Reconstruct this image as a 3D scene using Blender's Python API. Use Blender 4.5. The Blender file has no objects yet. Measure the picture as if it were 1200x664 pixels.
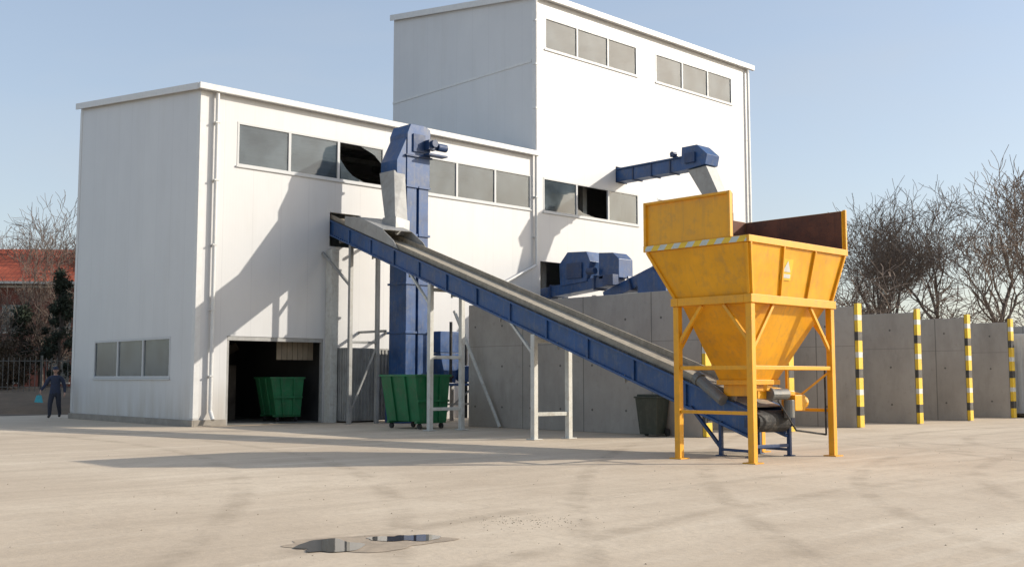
import bpy, bmesh, math, random
from mathutils import Vector, Matrix, Euler
random.seed(7)
D=bpy.data
scene=bpy.context.scene
col=scene.collection

# ------------------------------------------------------------ materials
def nt(name):
    m=D.materials.new(name); m.use_nodes=True
    t=m.node_tree; b=t.nodes["Principled BSDF"]
    return m,t,b
def N(t,ty,**k):
    n=t.nodes.new(ty)
    for a,v in k.items(): setattr(n,a,v)
    return n
def mth(t,op,a,b=None,c=None,clamp=False):
    n=N(t,"ShaderNodeMath",operation=op); n.use_clamp=clamp
    for i,x in enumerate((a,b,c)):
        if x is None: continue
        if hasattr(x,"is_linked"): t.links.new(x,n.inputs[i])
        else: n.inputs[i].default_value=x
    return n.outputs[0]
def mix(t,f,a,b,mode='MIX'):
    n=N(t,"ShaderNodeMix",data_type='RGBA',blend_type=mode)
    for i,x in ((0,f),(6,a),(7,b)):
        if hasattr(x,"is_linked"): t.links.new(x,n.inputs[i])
        elif isinstance(x,(int,float)): n.inputs[i].default_value=x
        else: n.inputs[i].default_value=(x[0],x[1],x[2],1)
    return n.outputs[2]
def noise(t,vec,scale,detail=6,rough=.6,dist=0):
    n=N(t,"ShaderNodeTexNoise"); n.inputs["Scale"].default_value=scale
    n.inputs["Detail"].default_value=min(detail,4); n.inputs["Roughness"].default_value=rough
    n.inputs["Distortion"].default_value=dist
    if vec is not None: t.links.new(vec,n.inputs["Vector"])
    return n.outputs[0]
def rng(t,x,a,b,c=0.,d=1.):
    n=N(t,"ShaderNodeMapRange"); n.clamp=True
    t.links.new(x,n.inputs[0])
    for i,v in enumerate((a,b,c,d)): n.inputs[i+1].default_value=v
    return n.outputs[0]
def bump(t,b,h,strength=.3,dist=.02):
    n=N(t,"ShaderNodeBump"); n.inputs["Strength"].default_value=strength; n.inputs["Distance"].default_value=dist
    t.links.new(h,n.inputs["Height"]); t.links.new(n.outputs[0],b.inputs["Normal"])
def mapping(t,vec,scale=(1,1,1),rot=(0,0,0)):
    n=N(t,"ShaderNodeMapping"); n.inputs["Scale"].default_value=scale; n.inputs["Rotation"].default_value=rot
    t.links.new(vec,n.inputs[0]); return n.outputs[0]
def M(name,c,rough=.5,metal=0.,var=.15,scale=2.,dirt=None,damt=.3,bmp=.0,bscale=40):
    m,t,b=nt(name)
    co=N(t,"ShaderNodeTexCoord").outputs["Object"]
    n1=noise(t,co,scale,3,.65)
    f=rng(t,n1,.3,.7)
    o=mix(t,f,[x*(1-var) for x in c],[min(1,x*(1+var*.6)) for x in c])
    if dirt:
        n2=noise(t,co,scale*3.1,4,.75)
        f2=rng(t,n2,.5,.75,0,damt)
        o=mix(t,f2,o,dirt)
        st=noise(t,mapping(t,co,(6,6,.6)),2.0,3,.6)
        f3=rng(t,st,.52,.8,0,damt*.8)
        o=mix(t,f3,o,dirt)
    t.links.new(o,b.inputs["Base Color"])
    t.links.new(rng(t,n1,.3,.7,max(0,rough-.1),min(1,rough+.12)),b.inputs["Roughness"])
    b.inputs["Metallic"].default_value=metal
    if bmp>0: bump(t,b,noise(t,co,bscale,3,.6),bmp,.02)
    return m
blue=M("blue_paint",(.016,.07,.21),.42,var=.3,scale=1.6,dirt=(.17,.17,.15),damt=.4)
blue_d=M("dark_blue_paint",(.012,.042,.125),.5,var=.3,dirt=(.15,.14,.13),damt=.3)
yellow=M("yellow_paint",(.76,.355,.008),.42,var=.14,scale=1.5,dirt=(.3,.19,.07),damt=.42)
green=M("green_paint",(.01,.15,.055),.45,var=.25,dirt=(.1,.12,.08),damt=.45)
dgreen=M("dark_green_plastic",(.03,.038,.028),.55,var=.25,dirt=(.1,.1,.08),damt=.4)
rust=M("rusty_steel",(.15,.06,.035),.8,var=.45,scale=2.5,dirt=(.05,.03,.025),damt=.7,bmp=.3)
galv=M("galvanised_steel",(.33,.33,.32),.5,metal=.2,var=.2,dirt=(.2,.18,.14),damt=.45)
whitem=M("white_steel",(.55,.55,.51),.5,var=.15,dirt=(.3,.25,.19),damt=.5)
trim=M("white_trim",(.64,.64,.625),.45,var=.06,dirt=(.42,.39,.34),damt=.25)
frame_m=M("window_frame",(.52,.53,.53),.5,var=.08)
rubber=M("rubber",(.025,.025,.025),.8,var=.3,dirt=(.2,.18,.15),damt=.5)
belt=M("dusty_belt",(.36,.315,.245),.9,var=.25,scale=6,dirt=(.2,.17,.13),damt=.5)
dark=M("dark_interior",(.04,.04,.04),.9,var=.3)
grey=M("grey_floor",(.16,.16,.15),.9,var=.2)
inner=M("inner_panel",(.3,.3,.29),.8,var=.1)
black=M("black_paint",(.035,.035,.035),.5,var=.2,dirt=(.2,.19,.17),damt=.4)
yel2=M("marker_yellow",(.72,.47,.02),.5,var=.12,dirt=(.4,.33,.15),damt=.35)
whi2=M("marker_white",(.58,.58,.54),.5,var=.1,dirt=(.4,.37,.3),damt=.4)
def plain(name,c):
    m,t,b=nt(name);b.inputs["Base Color"].default_value=(*c,1);b.inputs["Roughness"].default_value=.95
    i=N(t,"ShaderNodeObjectInfo");t.links.new(mix(t,i.outputs["Random"],[x*.75 for x in c],[x*1.25 for x in c]),b.inputs["Base Color"]);return m
bark=plain("bark",(.10,.08,.066))
twigm=plain("twig",(.145,.112,.09))
plinth_m=M("plinth_concrete",(.30,.27,.23),.9,var=.2,scale=3,bmp=.2)
motor_m=M("motor_grey",(.16,.17,.17),.5,metal=.2,var=.25,dirt=(.25,.2,.13),damt=.6)
indoor=M("indoor_machine",(.13,.11,.09),.8,var=.4)
curtain=M("beige_strip",(.26,.21,.15),.8,var=.2)

def panel_material():
    m,t,b=nt("sandwich_panel")
    co=N(t,"ShaderNodeTexCoord").outputs["Object"]
    s=N(t,"ShaderNodeSeparateXYZ"); t.links.new(co,s.inputs[0])
    xy=mth(t,'ADD',s.outputs[0],s.outputs[1])
    pf=mth(t,'DIVIDE',mth(t,'ADD',xy,200.03),1.03)
    fr=mth(t,'FRACT',pf)
    seam=mth(t,'LESS_THAN',fr,.014)
    rib=mth(t,'PINGPONG',mth(t,'ADD',xy,200.),.052)
    n1=noise(t,co,.5,4,.6); n2=noise(t,mapping(t,co,(1.6,1.6,.25)),1.1,4,.65)
    c=mix(t,rng(t,n1,.3,.7),(.575,.575,.575),(.61,.61,.605))
    c=mix(t,rng(t,n2,.5,.85,0,.25),c,(.47,.45,.41))
    low=mth(t,'MULTIPLY',rng(t,s.outputs[2],.0,1.5,1,0),rng(t,n2,.35,.65,.15,.8))
    c=mix(t,low,c,(.40,.35,.28))
    wn=N(t,"ShaderNodeTexWhiteNoise",noise_dimensions='1D'); t.links.new(mth(t,'FLOOR',pf),wn.inputs["W"])
    c=mix(t,rng(t,wn.outputs[0],0,1,0,.10),c,(.50,.50,.51))
    c=mix(t,mth(t,'MULTIPLY',seam,.32),c,(.36,.36,.37))
    t.links.new(c,b.inputs["Base Color"]); b.inputs["Roughness"].default_value=.42
    h=mth(t,'SUBTRACT',mth(t,'MULTIPLY',rib,1.0),mth(t,'MULTIPLY',seam,.2))
    h=mth(t,'ADD',h,mth(t,'MULTIPLY',n1,.3))
    bump(t,b,h,.18,.04)
    return m
panel=panel_material()

def glass_material(name,base,tr):
    m,t,b=nt(name)
    co=N(t,"ShaderNodeTexCoord").outputs["Object"]
    nn=noise(t,co,.8,3,.6)
    c=mix(t,rng(t,nn,.35,.65),[x*.65 for x in base],[x*1.35 for x in base])
    t.links.new(c,b.inputs["Base Color"]); b.inputs["Roughness"].default_value=.05
    b.inputs["IOR"].default_value=2.0
    bump(t,b,nn,.08,.06)
    tp=N(t,"ShaderNodeBsdfTransparent"); tp.inputs[0].default_value=(.75,.82,.85,1)
    mx=N(t,"ShaderNodeMixShader"); mx.inputs[0].default_value=1-tr
    t.links.new(tp.outputs[0],mx.inputs[1]); t.links.new(b.outputs[0],mx.inputs[2])
    t.links.new(mx.outputs[0],t.nodes["Material Output"].inputs[0])
    return m
glass=glass_material("window_glass",(.10,.125,.14),.36)

def concrete_wall_material():
    m,t,b=nt("cast_concrete")
    co=N(t,"ShaderNodeTexCoord").outputs["Object"]
    s=N(t,"ShaderNodeSeparateXYZ"); t.links.new(co,s.inputs[0])
    xy=mth(t,'ADD',s.outputs[0],s.outputs[1])
    pf=mth(t,'DIVIDE',mth(t,'ADD',xy,200.4),2.4)
    seam=mth(t,'LESS_THAN',mth(t,'FRACT',pf),.013)
    wn=N(t,"ShaderNodeTexWhiteNoise",noise_dimensions='1D'); t.links.new(mth(t,'FLOOR',pf),wn.inputs["W"])
    c=mix(t,rng(t,noise(t,co,.7,4,.65),.3,.7),(.325,.295,.26),(.42,.39,.35))
    c=mix(t,rng(t,wn.outputs[0],0,1,0,.4),c,(.31,.285,.255))
    st=noise(t,mapping(t,co,(1.1,1.1,.35)),1.2,4,.7)
    c=mix(t,rng(t,st,.48,.75,0,.55),c,(.22,.20,.175))
    n9=noise(t,co,7,4,.7)
    c=mix(t,rng(t,n9,.58,.75,0,.35),c,(.19,.175,.155))
    c=mix(t,mth(t,'MULTIPLY',seam,.7),c,(.11,.10,.09))
    hz=mth(t,'LESS_THAN',mth(t,'ABSOLUTE',mth(t,'SUBTRACT',s.outputs[2],2.4)),.012)
    c=mix(t,mth(t,'MULTIPLY',hz,.4),c,(.14,.13,.12))
    zf=mth(t,'ABSOLUTE',mth(t,'SUBTRACT',mth(t,'FRACT',mth(t,'DIVIDE',s.outputs[2],1.2)),.5))
    xf=mth(t,'ABSOLUTE',mth(t,'SUBTRACT',mth(t,'FRACT',mth(t,'DIVIDE',mth(t,'ADD',xy,200.1),1.2)),.5))
    hole=mth(t,'LESS_THAN',mth(t,'ADD',zf,xf),.035)
    c=mix(t,mth(t,'MULTIPLY',hole,.8),c,(.06,.055,.05))
    t.links.new(c,b.inputs["Base Color"]); b.inputs["Roughness"].default_value=.9
    h=mth(t,'SUBTRACT',mth(t,'MULTIPLY',n9,.5),mth(t,'MULTIPLY',seam,.6))
    bump(t,b,h,.35,.02)
    return m
cwall=concrete_wall_material()

def ground_material():
    m,t,b=nt("yard_concrete")
    co=N(t,"ShaderNodeTexCoord").outputs["Object"]
    nA=noise(t,co,.16,4,.6,.4)
    c=mix(t,rng(t,nA,.32,.68),(.50,.40,.29),(.62,.52,.395))
    nB=noise(t,co,1.1,4,.7,.3)
    c=mix(t,rng(t,nB,.45,.72,0,.5),c,(.44,.35,.25))
    nC=noise(t,co,9,4,.75)
    c=mix(t,rng(t,nC,.48,.78,0,.5),c,(.37,.295,.21))
    sm=mapping(t,co,(.10,1.3,1),(0,0,math.radians(-43)))
    nS=noise(t,sm,1.1,4,.65,.5)
    c=mix(t,rng(t,nS,.5,.72,0,.55),c,(.41,.325,.235))
    c=mix(t,rng(t,nS,.44,.3,0,.5),c,(.69,.60,.475))
    rings=[(8,-38,16.5,.10),(8,-38,18.2,.10),(-2,-52,31.,.12),(-2,-52,29.3,.12),(20,-22,14.,.14),(20,-22,12.2,.14),(-30,-5,27,.12),(-30,-5,25.2,.12),(30,-60,51,.11),(30,-60,52.8,.11),(14,-27,9.,.12),(14,-27,10.6,.12)]
    tot=None
    for (cx,cy,R,w) in rings:
        v=N(t,"ShaderNodeVectorMath",operation='DISTANCE'); t.links.new(co,v.inputs[0]); v.inputs[1].default_value=(cx,cy,0)
        d=mth(t,'ABSOLUTE',mth(t,'SUBTRACT',v.outputs["Value"],R))
        f=rng(t,d,w*.6,w*1.7,1,0)
        tot=f if tot is None else mth(t,'MAXIMUM',tot,f)
    brk=rng(t,nB,.36,.6)
    c=mix(t,mth(t,'MULTIPLY',mth(t,'MULTIPLY',tot,brk),.42),c,(.30,.235,.165))
    t.links.new(c,b.inputs["Base Color"])
    t.links.new(rng(t,nA,.3,.7,.75,.95),b.inputs["Roughness"])
    h=mth(t,'ADD',mth(t,'MULTIPLY',nC,.5),mth(t,'MULTIPLY',nB,1.1))
    bump(t,b,h,.38,.03)
    return m
ground_m=ground_material()

# ------------------------------------------------------------ mesh helpers
class B:
    def __init__(s): s.bm=bmesh.new()
    def hexa(s,p):
        v=[s.bm.verts.new(q) for q in p]
        for f in ((0,3,2,1),(4,5,6,7),(0,1,5,4),(1,2,6,5),(2,3,7,6),(3,0,4,7)):
            s.bm.faces.new([v[i] for i in f])
        return s
    def box(s,a,b):
        x0,y0,z0=a; x1,y1,z1=b
        return s.hexa([(x0,y0,z0),(x1,y0,z0),(x1,y1,z0),(x0,y1,z0),(x0,y0,z1),(x1,y0,z1),(x1,y1,z1),(x0,y1,z1)])
    def beam(s,p,q,w,h,up=(0,0,1),off=0):
        p=Vector(p);q=Vector(q);a=(q-p).normalized();u=Vector(up)
        if abs(a.dot(u))>.98: u=Vector((0,1,0))
        c=a.cross(u).normalized();n=c.cross(a).normalized()
        p=p+n*off;q=q+n*off
        c*=w/2;n*=h/2
        return s.hexa([p-c-n,p+c-n,q+c-n,q-c-n,p-c+n,p+c+n,q+c+n,q-c+n])
    def cyl(s,p,q,r,r2=None,seg=14):
        p=Vector(p);q=Vector(q);r2=r if r2 is None else r2
        a=(q-p).normalized();u=Vector((0,0,1)) if abs(a.z)<.95 else Vector((1,0,0))
        c=a.cross(u).normalized();n=c.cross(a)
        A=[];Bv=[]
        for i in range(seg):
            t=2*math.pi*i/seg;d=c*math.cos(t)+n*math.sin(t)
            A.append(s.bm.verts.new(p+d*r));Bv.append(s.bm.verts.new(q+d*r2))
        for i in range(seg):
            j=(i+1)%seg; s.bm.faces.new((A[i],A[j],Bv[j],Bv[i]))
        s.bm.faces.new(A[::-1]); s.bm.faces.new(Bv)
        return s
    def prism(s,pts,vec):
        v=Vector(vec);A=[s.bm.verts.new(p) for p in pts];C=[s.bm.verts.new(Vector(p)+v) for p in pts]
        n=len(pts)
        for i in range(n): s.bm.faces.new((A[i],A[(i+1)%n],C[(i+1)%n],C[i]))
        s.bm.faces.new(A[::-1]);s.bm.faces.new(C); return s
    def shell(s,lo,hi,th=.02):
        cl=sum((Vector(p) for p in lo),Vector())/4; ch=sum((Vector(p) for p in hi),Vector())/4
        def inn(p,c):
            p=Vector(p);q=p.copy()
            q.x+= th if p.x<c.x else -th; q.y+= th if p.y<c.y else -th
            return q
        li=[inn(p,cl) for p in lo];hi2=[inn(p,ch) for p in hi]
        a=[s.bm.verts.new(p) for p in lo];b_=[s.bm.verts.new(p) for p in hi]
        c=[s.bm.verts.new(p) for p in li];d=[s.bm.verts.new(p) for p in hi2]
        for i in range(4):
            j=(i+1)%4
            s.bm.faces.new((a[i],a[j],b_[j],b_[i]));s.bm.faces.new((c[j],c[i],d[i],d[j]))
            s.bm.faces.new((b_[i],b_[j],d[j],d[i]));s.bm.faces.new((a[j],a[i],c[i],c[j]))
        return s
    def done(s,name,mat,parent=None,bev=0,smooth=False):
        bmesh.ops.recalc_face_normals(s.bm,faces=s.bm.faces)
        me=D.meshes.new(name);s.bm.to_mesh(me);s.bm.free()
        for m in (mat if isinstance(mat,(list,tuple)) else [mat]): me.materials.append(m)
        if smooth:
            for p in me.polygons:p.use_smooth=True
        o=D.objects.new(name,me);col.objects.link(o)
        if parent:
            o.parent=parent;o.matrix_parent_inverse=Matrix.Translation(parent.location).inverted()
        if bev:
            md=o.modifiers.new("bevel",'BEVEL');md.width=bev;md.segments=2;md.limit_method='ANGLE'
        return o
def E(name,loc):
    o=D.objects.new(name,None);o.location=loc;o.empty_display_size=.3;col.objects.link(o);return o
def rect(x0,y0,x1,y1,z): return [(x0,y0,z),(x1,y0,z),(x1,y1,z),(x0,y1,z)]

def wall(o,ud,nd,L,top,holes,th,z0=0):
    m=B();bm=m.bm
    us=sorted(set([0,L]+[h[0] for h in holes]+[h[1] for h in holes]))
    zs=sorted(set([z0]+[h[2] for h in holes]+[h[3] for h in holes]))
    nz=len(zs)
    def filled(i,j):
        if i<0 or j<0 or i>=len(us)-1 or j>=nz: return False
        uc=(us[i]+us[i+1])/2; zc=(zs[j]+(zs[j+1] if j+1<nz else zs[j]+.1))/2
        return not any(h[0]<uc<h[1] and h[2]<zc<h[3] for h in holes)
    cache={}
    def V(i,j,k):
        if (i,j,k) not in cache:
            z=zs[j] if j<nz else top(us[i])
            p=Vector((o[0],o[1],0))+Vector((ud[0],ud[1],0))*us[i]+Vector((nd[0],nd[1],0))*(th*k)
            cache[(i,j,k)]=bm.verts.new((p.x,p.y,z))
        return cache[(i,j,k)]
    for i in range(len(us)-1):
        for j in range(nz):
            if not filled(i,j): continue
            for k in (0,1): bm.faces.new((V(i,j,k),V(i+1,j,k),V(i+1,j+1,k),V(i,j+1,k)))
            for (di,dj,a,b_) in ((-1,0,(i,j),(i,j+1)),(1,0,(i+1,j),(i+1,j+1)),(0,-1,(i,j),(i+1,j)),(0,1,(i,j+1),(i+1,j+1))):
                if not filled(i+di,j+dj):
                    bm.faces.new((V(*a,0),V(*b_,0),V(*b_,1),V(*a,1)))
    return m

# ------------------------------------------------------------ ground
m=B();m.prism([(-400,-400,-.3),(600,-400,-.3),(600,700,-.3),(-400,700,-.3)],(0,0,.3));m.done("ground",ground_m)
soil=M("soil",(.16,.11,.07),.95,var=.4,scale=.6,dirt=(.09,.085,.045),damt=.6,bmp=.6,bscale=8)
def sheet(name,pts,mat,z):
    m=B();m.bm.faces.new([m.bm.verts.new((p[0],p[1],z)) for p in pts])
    return m.done(name,mat)
sheet("soil_strip",[(-60,18),(-7,15),(-1.5,13.5),(40,13.5),(120,16),(300,60),(300,600),(-350,600),(-350,-20)],soil,.004)
ru=Vector((.727,-.686,0));fd=Vector((.686,.727,0));O=Vector((-15.13,-29.97,0))
def G(e,n): return O+ru*e+fd*n      # yard survey grid (east, north) -> world
m=B();bm=m.bm;R0=random.Random(12);rows=[]
for i in range(40):
    e=-70+i*1.42;row=[]
    for j,(n,z) in enumerate(((43.6,-.02),(44.5,.22),(46,.5),(48,.78),(52,.9),(62,.9),(66,.0))):
        p=G(e,n+R0.uniform(-.3,.3));row.append(bm.verts.new((p.x,p.y,z+(R0.uniform(-.08,.08) if 0<j<6 else 0))))
    rows.append(row)
for i in range(39):
    for j in range(6): bm.faces.new((rows[i][j],rows[i+1][j],rows[i+1][j+1],rows[i][j+1]))
m.done("earth_bank",soil,None,0,True)

# ------------------------------------------------------------ main building
W1=14.46;DEP=9.5;H1=10.35;S1=.121;W2=29.5;H2=16.9;S2=.148
bld=E("industrial_building",(W1/2,DEP/2,0))
win_low=[(1.26,6.97,8.1,9.5),(8.4,14.19,8.1,9.5)]
door=(1.07,4.57,0,2.75); notch=(4.75,6.0,5.85,7.0)
wall((0,0),(1,0),(0,1),W1,lambda u:H1,win_low+[door,notch],.15).done("front_wall",panel,bld)
lw=(1.6,7.5,1.45,2.75)
wall((0,.15),(0,1),(1,0),DEP-.3,lambda u:H1+S1*(u+.15),[(lw[0]-.15,lw[1]-.15,lw[2],lw[3])],.15).done("side_wall",panel,bld)
wall((0,DEP),(1,0),(0,-1),W1,lambda u:H1+S1*DEP,[],.15).done("back_wall",panel,bld)
m=B();m.hexa([(-.12,-.1,H1+.003),(W1-.02,-.1,H1+.003),(W1-.02,DEP+.1,H1+S1*DEP+.02),(-.12,DEP+.1,H1+S1*DEP+.02),(-.12,-.1,H1+.10),(W1-.02,-.1,H1+.10),(W1-.02,DEP+.1,H1+S1*DEP+.12),(-.12,DEP+.1,H1+S1*DEP+.12)])
m.done("roof",trim,bld)
m=B();m.box((-.16,-.24,H1-.08),(W1-.03,-.103,H1+.12));m.done("roof_fascia",trim,bld,.015)
m=B();m.hexa([(-.165,-.1,H1-.08),(-.123,-.1,H1-.08),(-.123,DEP+.1,H1-.08+S1*DEP),(-.165,DEP+.1,H1-.08+S1*DEP),(-.165,-.1,H1+.12),(-.123,-.1,H1+.12),(-.123,DEP+.1,H1+.14+S1*DEP),(-.165,DEP+.1,H1+.14+S1*DEP)])
m.done("verge_trim",trim,bld)
tw=E("tower_block",((W1+W2)/2,DEP/2,0))
up=[(14.98-W1,20.8-W1,14.8,16.15),(22.1-W1,28.0-W1,14.8,16.15)]
lo=[(14.87-W1,20.8-W1,8.1,9.5),(22.1-W1,28.0-W1,8.1,9.5)]
hole=(14.7-W1,16.3-W1,4.6,6.1); arm_hole=(19.3-W1,20.05-W1,9.85,10.55)
wall((W1,0),(1,0),(0,1),W2-W1,lambda u:H2,up+lo+[hole,arm_hole],.15).done("front_wall",panel,tw)
wall((W1,.15),(0,1),(1,0),DEP-.3,lambda u:H2+S2*(u+.15),[],.15).done("side_wall",panel,tw)
wall((W2,.15),(0,1),(-1,0),DEP-.3,lambda u:H2+S2*(u+.15),[],.15).done("far_side_wall",panel,tw)
wall((W1,DEP),(1,0),(0,-1),W2-W1,lambda u:H2+S2*DEP,[],.15).done("back_wall",panel,tw)
m=B();m.hexa([(W1-.12,-.1,H2+.003),(W2+.12,-.1,H2+.003),(W2+.12,DEP+.1,H2+S2*DEP+.02),(W1-.12,DEP+.1,H2+S2*DEP+.02),(W1-.12,-.1,H2+.13),(W2+.12,-.1,H2+.13),(W2+.12,DEP+.1,H2+S2*DEP+.15),(W1-.12,DEP+.1,H2+S2*DEP+.15)])
m.done("roof",trim,tw)
m=B();m.box((W1-.16,-.25,H2-.1),(W2+.16,-.103,H2+.15));m.done("roof_fascia",trim,tw,.015)
m=B();m.hexa([(W1-.165,-.1,H2-.1),(W1-.123,-.1,H2-.1),(W1-.123,DEP+.1,H2-.1+S2*DEP),(W1-.165,DEP+.1,H2-.1+S2*DEP),(W1-.165,-.1,H2+.15),(W1-.123,-.1,H2+.15),(W1-.123,DEP+.1,H2+.17+S2*DEP),(W1-.165,DEP+.1,H2+.17+S2*DEP)])
m.done("verge_trim",trim,tw)
m=B()
m.box((-.012,-.012,.25),(.16,-.002,H1-.14));m.box((-.012,.0,.25),(-.002,.2,H1-.14))
m.box((-.012,DEP-.2,.25),(-.002,DEP,H1+S1*DEP-.2))
m.done("corner_flashing",trim,bld)
m=B()
m.box((W1-.012,-.012,11.2),(W1+.2,-.002,H2-.14));m.box((W1-.012,.0,10.6),(W1-.002,.2,H2-.14))
m.box((W2-.2,-.012,.2),(W2+.012,-.002,H2-.14))
m.box((W1-.03,.21,14.20),(W1-.002,DEP,14.3))
m.box((W1+.21,-.009,13.2),(W2-.21,-.002,13.22))
m.done("corner_flashing",trim,tw)
m=B();m.box((-.06,-.06,0),(-.003,DEP+.05,.2));m.box((-.003,-.06,0),(door[0],-.003,.2));m.done("plinth",plinth_m,bld,.01)
m=B();m.cyl((.5,-.12,.45),(.5,-.12,H1-.1),.06);m.cyl((.5,-.12,.46),(.5,-.3,.2),.06)
for z in (1.5,3.5,5.5,7.5,9.3): m.box((.42,-.19,z),(.58,-.002,z+.04))
m.done("downpipe",trim,bld)
m=B();m.cyl((W1-.1,-.12,5.9),(W1-.1,-.12,H2-.13),.06);m.cyl((W1-.1,-.12,5.9),(12.3,-.14,4.95),.055);m.cyl((W2-.3,-.12,.2),(W2-.3,-.12,H2-.13),.06)
m.cyl((12.3,-.14,4.95),(12.3,-.14,.1),.055)
for z in (7,8.6,10.4,12.2,14,15.8): m.box((W1-.18,-.19,z),(W1-.02,-.002,z+.04))
m.done("downpipe",trim,tw)
m=B();m.box((.16,.16,3.3),(W1-.02,DEP-.16,3.45));m.done("added_shade_slab",inner,bld)  # slab added to block daylight, so the room behind the door stays dark
m=B();m.box((.16,.16,.01),(W1-.02,DEP-.16,.03));m.done("inner_floor",grey,bld)
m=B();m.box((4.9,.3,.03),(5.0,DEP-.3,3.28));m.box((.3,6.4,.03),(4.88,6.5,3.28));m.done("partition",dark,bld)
m=B()
for x in (2.2,5,7.8,10.6,13.2):
    m.beam((x,.3,9.85),(x,DEP-.3,10.9),.18,.3)
for y in (1.5,3.5,6): m.beam((.3,y,9.75),(W1-.3,y,9.75),.1,.18)
m.done("roof_beams",galv,bld)
m=B();m.box((W1+.16,.16,3.3),(W2-.16,DEP-.16,3.45));m.box((W1+.16,.16,13.3),(W2-.16,DEP-.16,13.45));m.done("floors",inner,tw)
m=B()
for x in (16,18.5,21,23.5,26):
    m.beam((x,.3,16.4),(x,DEP-.3,17.7),.2,.3); m.beam((x,1.2,3.5),(x,1.2,13.2),.25,.25)
m.done("columns",galv,tw)
m=B();m.box((2.2,3.6,.03),(3.4,5.0,1.9));m.beam((2.0,3.0,.03),(2.0,3.0,3.2),.2,.2);m.box((1.2,4.8,.03),(1.9,5.6,1.6));m.beam((1.5,4.6,1.4),(3.9,4.6,2.6),.3,.3);m.done("indoor_machinery",indoor,bld,.02)
m=B()
for i in range(7): m.box((3.15+i*.2,.55,2.05),(3.33+i*.2,.57,2.74))
m.done("strip_curtain",curtain,bld)
m=B();m.box((door[0]+.02,.02,2.62),(door[1]-.02,.1,2.748));m.box((door[1]-.08,.02,0.01),(door[1]-.003,.1,2.61));m.box((door[0]+.003,.02,.01),(door[0]+.08,.1,2.61));m.done("door_frame",galv,bld)
def window(parent,axis,a0,a1,z0,z1,n,missing=()):
    f=B();g=B()
    t=.07
    def bx(mm,u0,u1,w0,w1,d0,d1):
        if axis=='x': mm.box((u0,d0,w0),(u1,d1,w1))
        else: mm.box((d0,u0,w0),(d1,u1,w1))
    e=.003
    bx(f,a0+e,a1-e,z0+e,z0+t,-.012,.07);bx(f,a0+e,a1-e,z1-t,z1-e,-.012,.07)
    w=(a1-a0)/n
    bx(f,a0+e,a0+t,z0+t,z1-t,-.01,.068);bx(f,a1-t,a1-e,z0+t,z1-t,-.01,.068)
    for i in range(1,n): bx(f,a0+i*w-.045,a0+i*w+.045,z0+t,z1-t,-.01,.068)
    bx(f,a0-.03,a1+.03,z0-.05,z0-.004,-.05,-.002)
    for i in range(n):
        if i in missing: continue
        u0=a0+i*w+.05;u1=a0+(i+1)*w-.05
        bx(g,u0,u1,z0+t-.01,z1-t+.01,.03,.036)
    f.done("window_frame",frame_m,parent);g.done("window_glass",glass,parent)
window(bld,'x',*win_low[0],3,(2,));window(bld,'x',*win_low[1],3)
window(bld,'y',*lw,3)
for h,ms in zip(up+lo,((),(),(1,),())):
    window(tw,'x',h[0]+W1,h[1]+W1,h[2],h[3],3,ms)
m=B();w=1.903;x0=1.26+2*w
m.prism([(x0+.05,.03,8.17),(x0+.05,.03,8.9),(x0+.35,.03,8.55),(x0+.6,.03,8.35),(x0+1.1,.03,8.17)],(0,.006,0))
m.prism([(x0+1.85,.03,9.43),(x0+1.85,.03,8.9),(x0+1.5,.03,9.2),(x0+.9,.03,9.43)],(0,.006,0))
m.prism([(16.9,.03,8.17),(16.9,.03,8.45),(17.3,.03,8.3),(18.1,.03,8.17)],(0,.006,0))
m.done("broken_glass",glass,bld)

# ------------------------------------------------------------ grey enclosure at wall
enc=E("wall_enclosure",(5.8,-.5,0))
m=B();m.box((4.95,-.75,.05),(6.9,-.01,2.45))
m.done("body",galv,enc,.01)
m=B()
for i in range(14): m.box((5.0+i*.14,-.78,.1),(5.05+i*.14,-.752,2.4))
for i in range(5): m.box((4.92,-.7+i*.14,.1),(4.948,-.65+i*.14,2.4))
m.done("ribs",galv,enc)
m=B()
m.box((4.62,-.35,0),(4.9,-.01,5.7));m.done("cable_duct",whitem,enc,.01)
# ------------------------------------------------------------ conveyor
cv=E("belt_conveyor",(3.5,-10,0))
k=.174;sl=.314
def C(Y,side=0,dz=0):
    return Vector((5.3+k*Y+side*1.0,Y-side*k,6.8+sl*Y+dz))
Y0,Y1=.9,-18.75
m=B()
for s in (-.45,.45):
    m.beam(C(Y0,s,-.3),C(Y1,s,-.3),.05,.5)
    for dz in (-.06,-.54): m.beam(C(Y0,s*1.05,dz),C(Y1,s*1.05,dz),.13,.05)
y=0
while y>-18.5:
    m.beam(C(y,-.50,-.08),C(y,-.50,-.52),.05,.06); m.beam(C(y,.50,-.08),C(y,.50,-.52),.05,.06)
    m.beam(C(y,-.42,-.5),C(y,.42,-.5),.06,.06)
    y-=1.55
m.done("side_frames",blue,cv,.006)
m=B()
for s in (-.43,.43): m.beam(C(Y0,s,.05),C(Y1+.4,s,.05),.03,.14)
m.beam(C(Y0,0,-.02),C(Y1+.1,0,-.02),.8,.02)
m.done("belt",belt,cv)
m=B();m.beam(C(Y0,0,-.48),C(Y1+.1,0,-.48),.76,.015);
for s in (-.5,.5): m.beam(C(Y0,s*1.02,-.015),C(Y1+.4,s*1.02,-.015),.03,.03)
m.done("return_belt",rubber,cv)
m=B();y=-.8
while y>-18:
    m.cyl(C(y,-.42,-.6),C(y,.42,-.6),.05,seg=10);m.beam(C(y,-.47,-.5),C(y,-.47,-.68),.05,.02);m.beam(C(y,.47,-.5),C(y,.47,-.68),.05,.02)
    y-=2.4
m.done("return_rollers",galv,cv)
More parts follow.
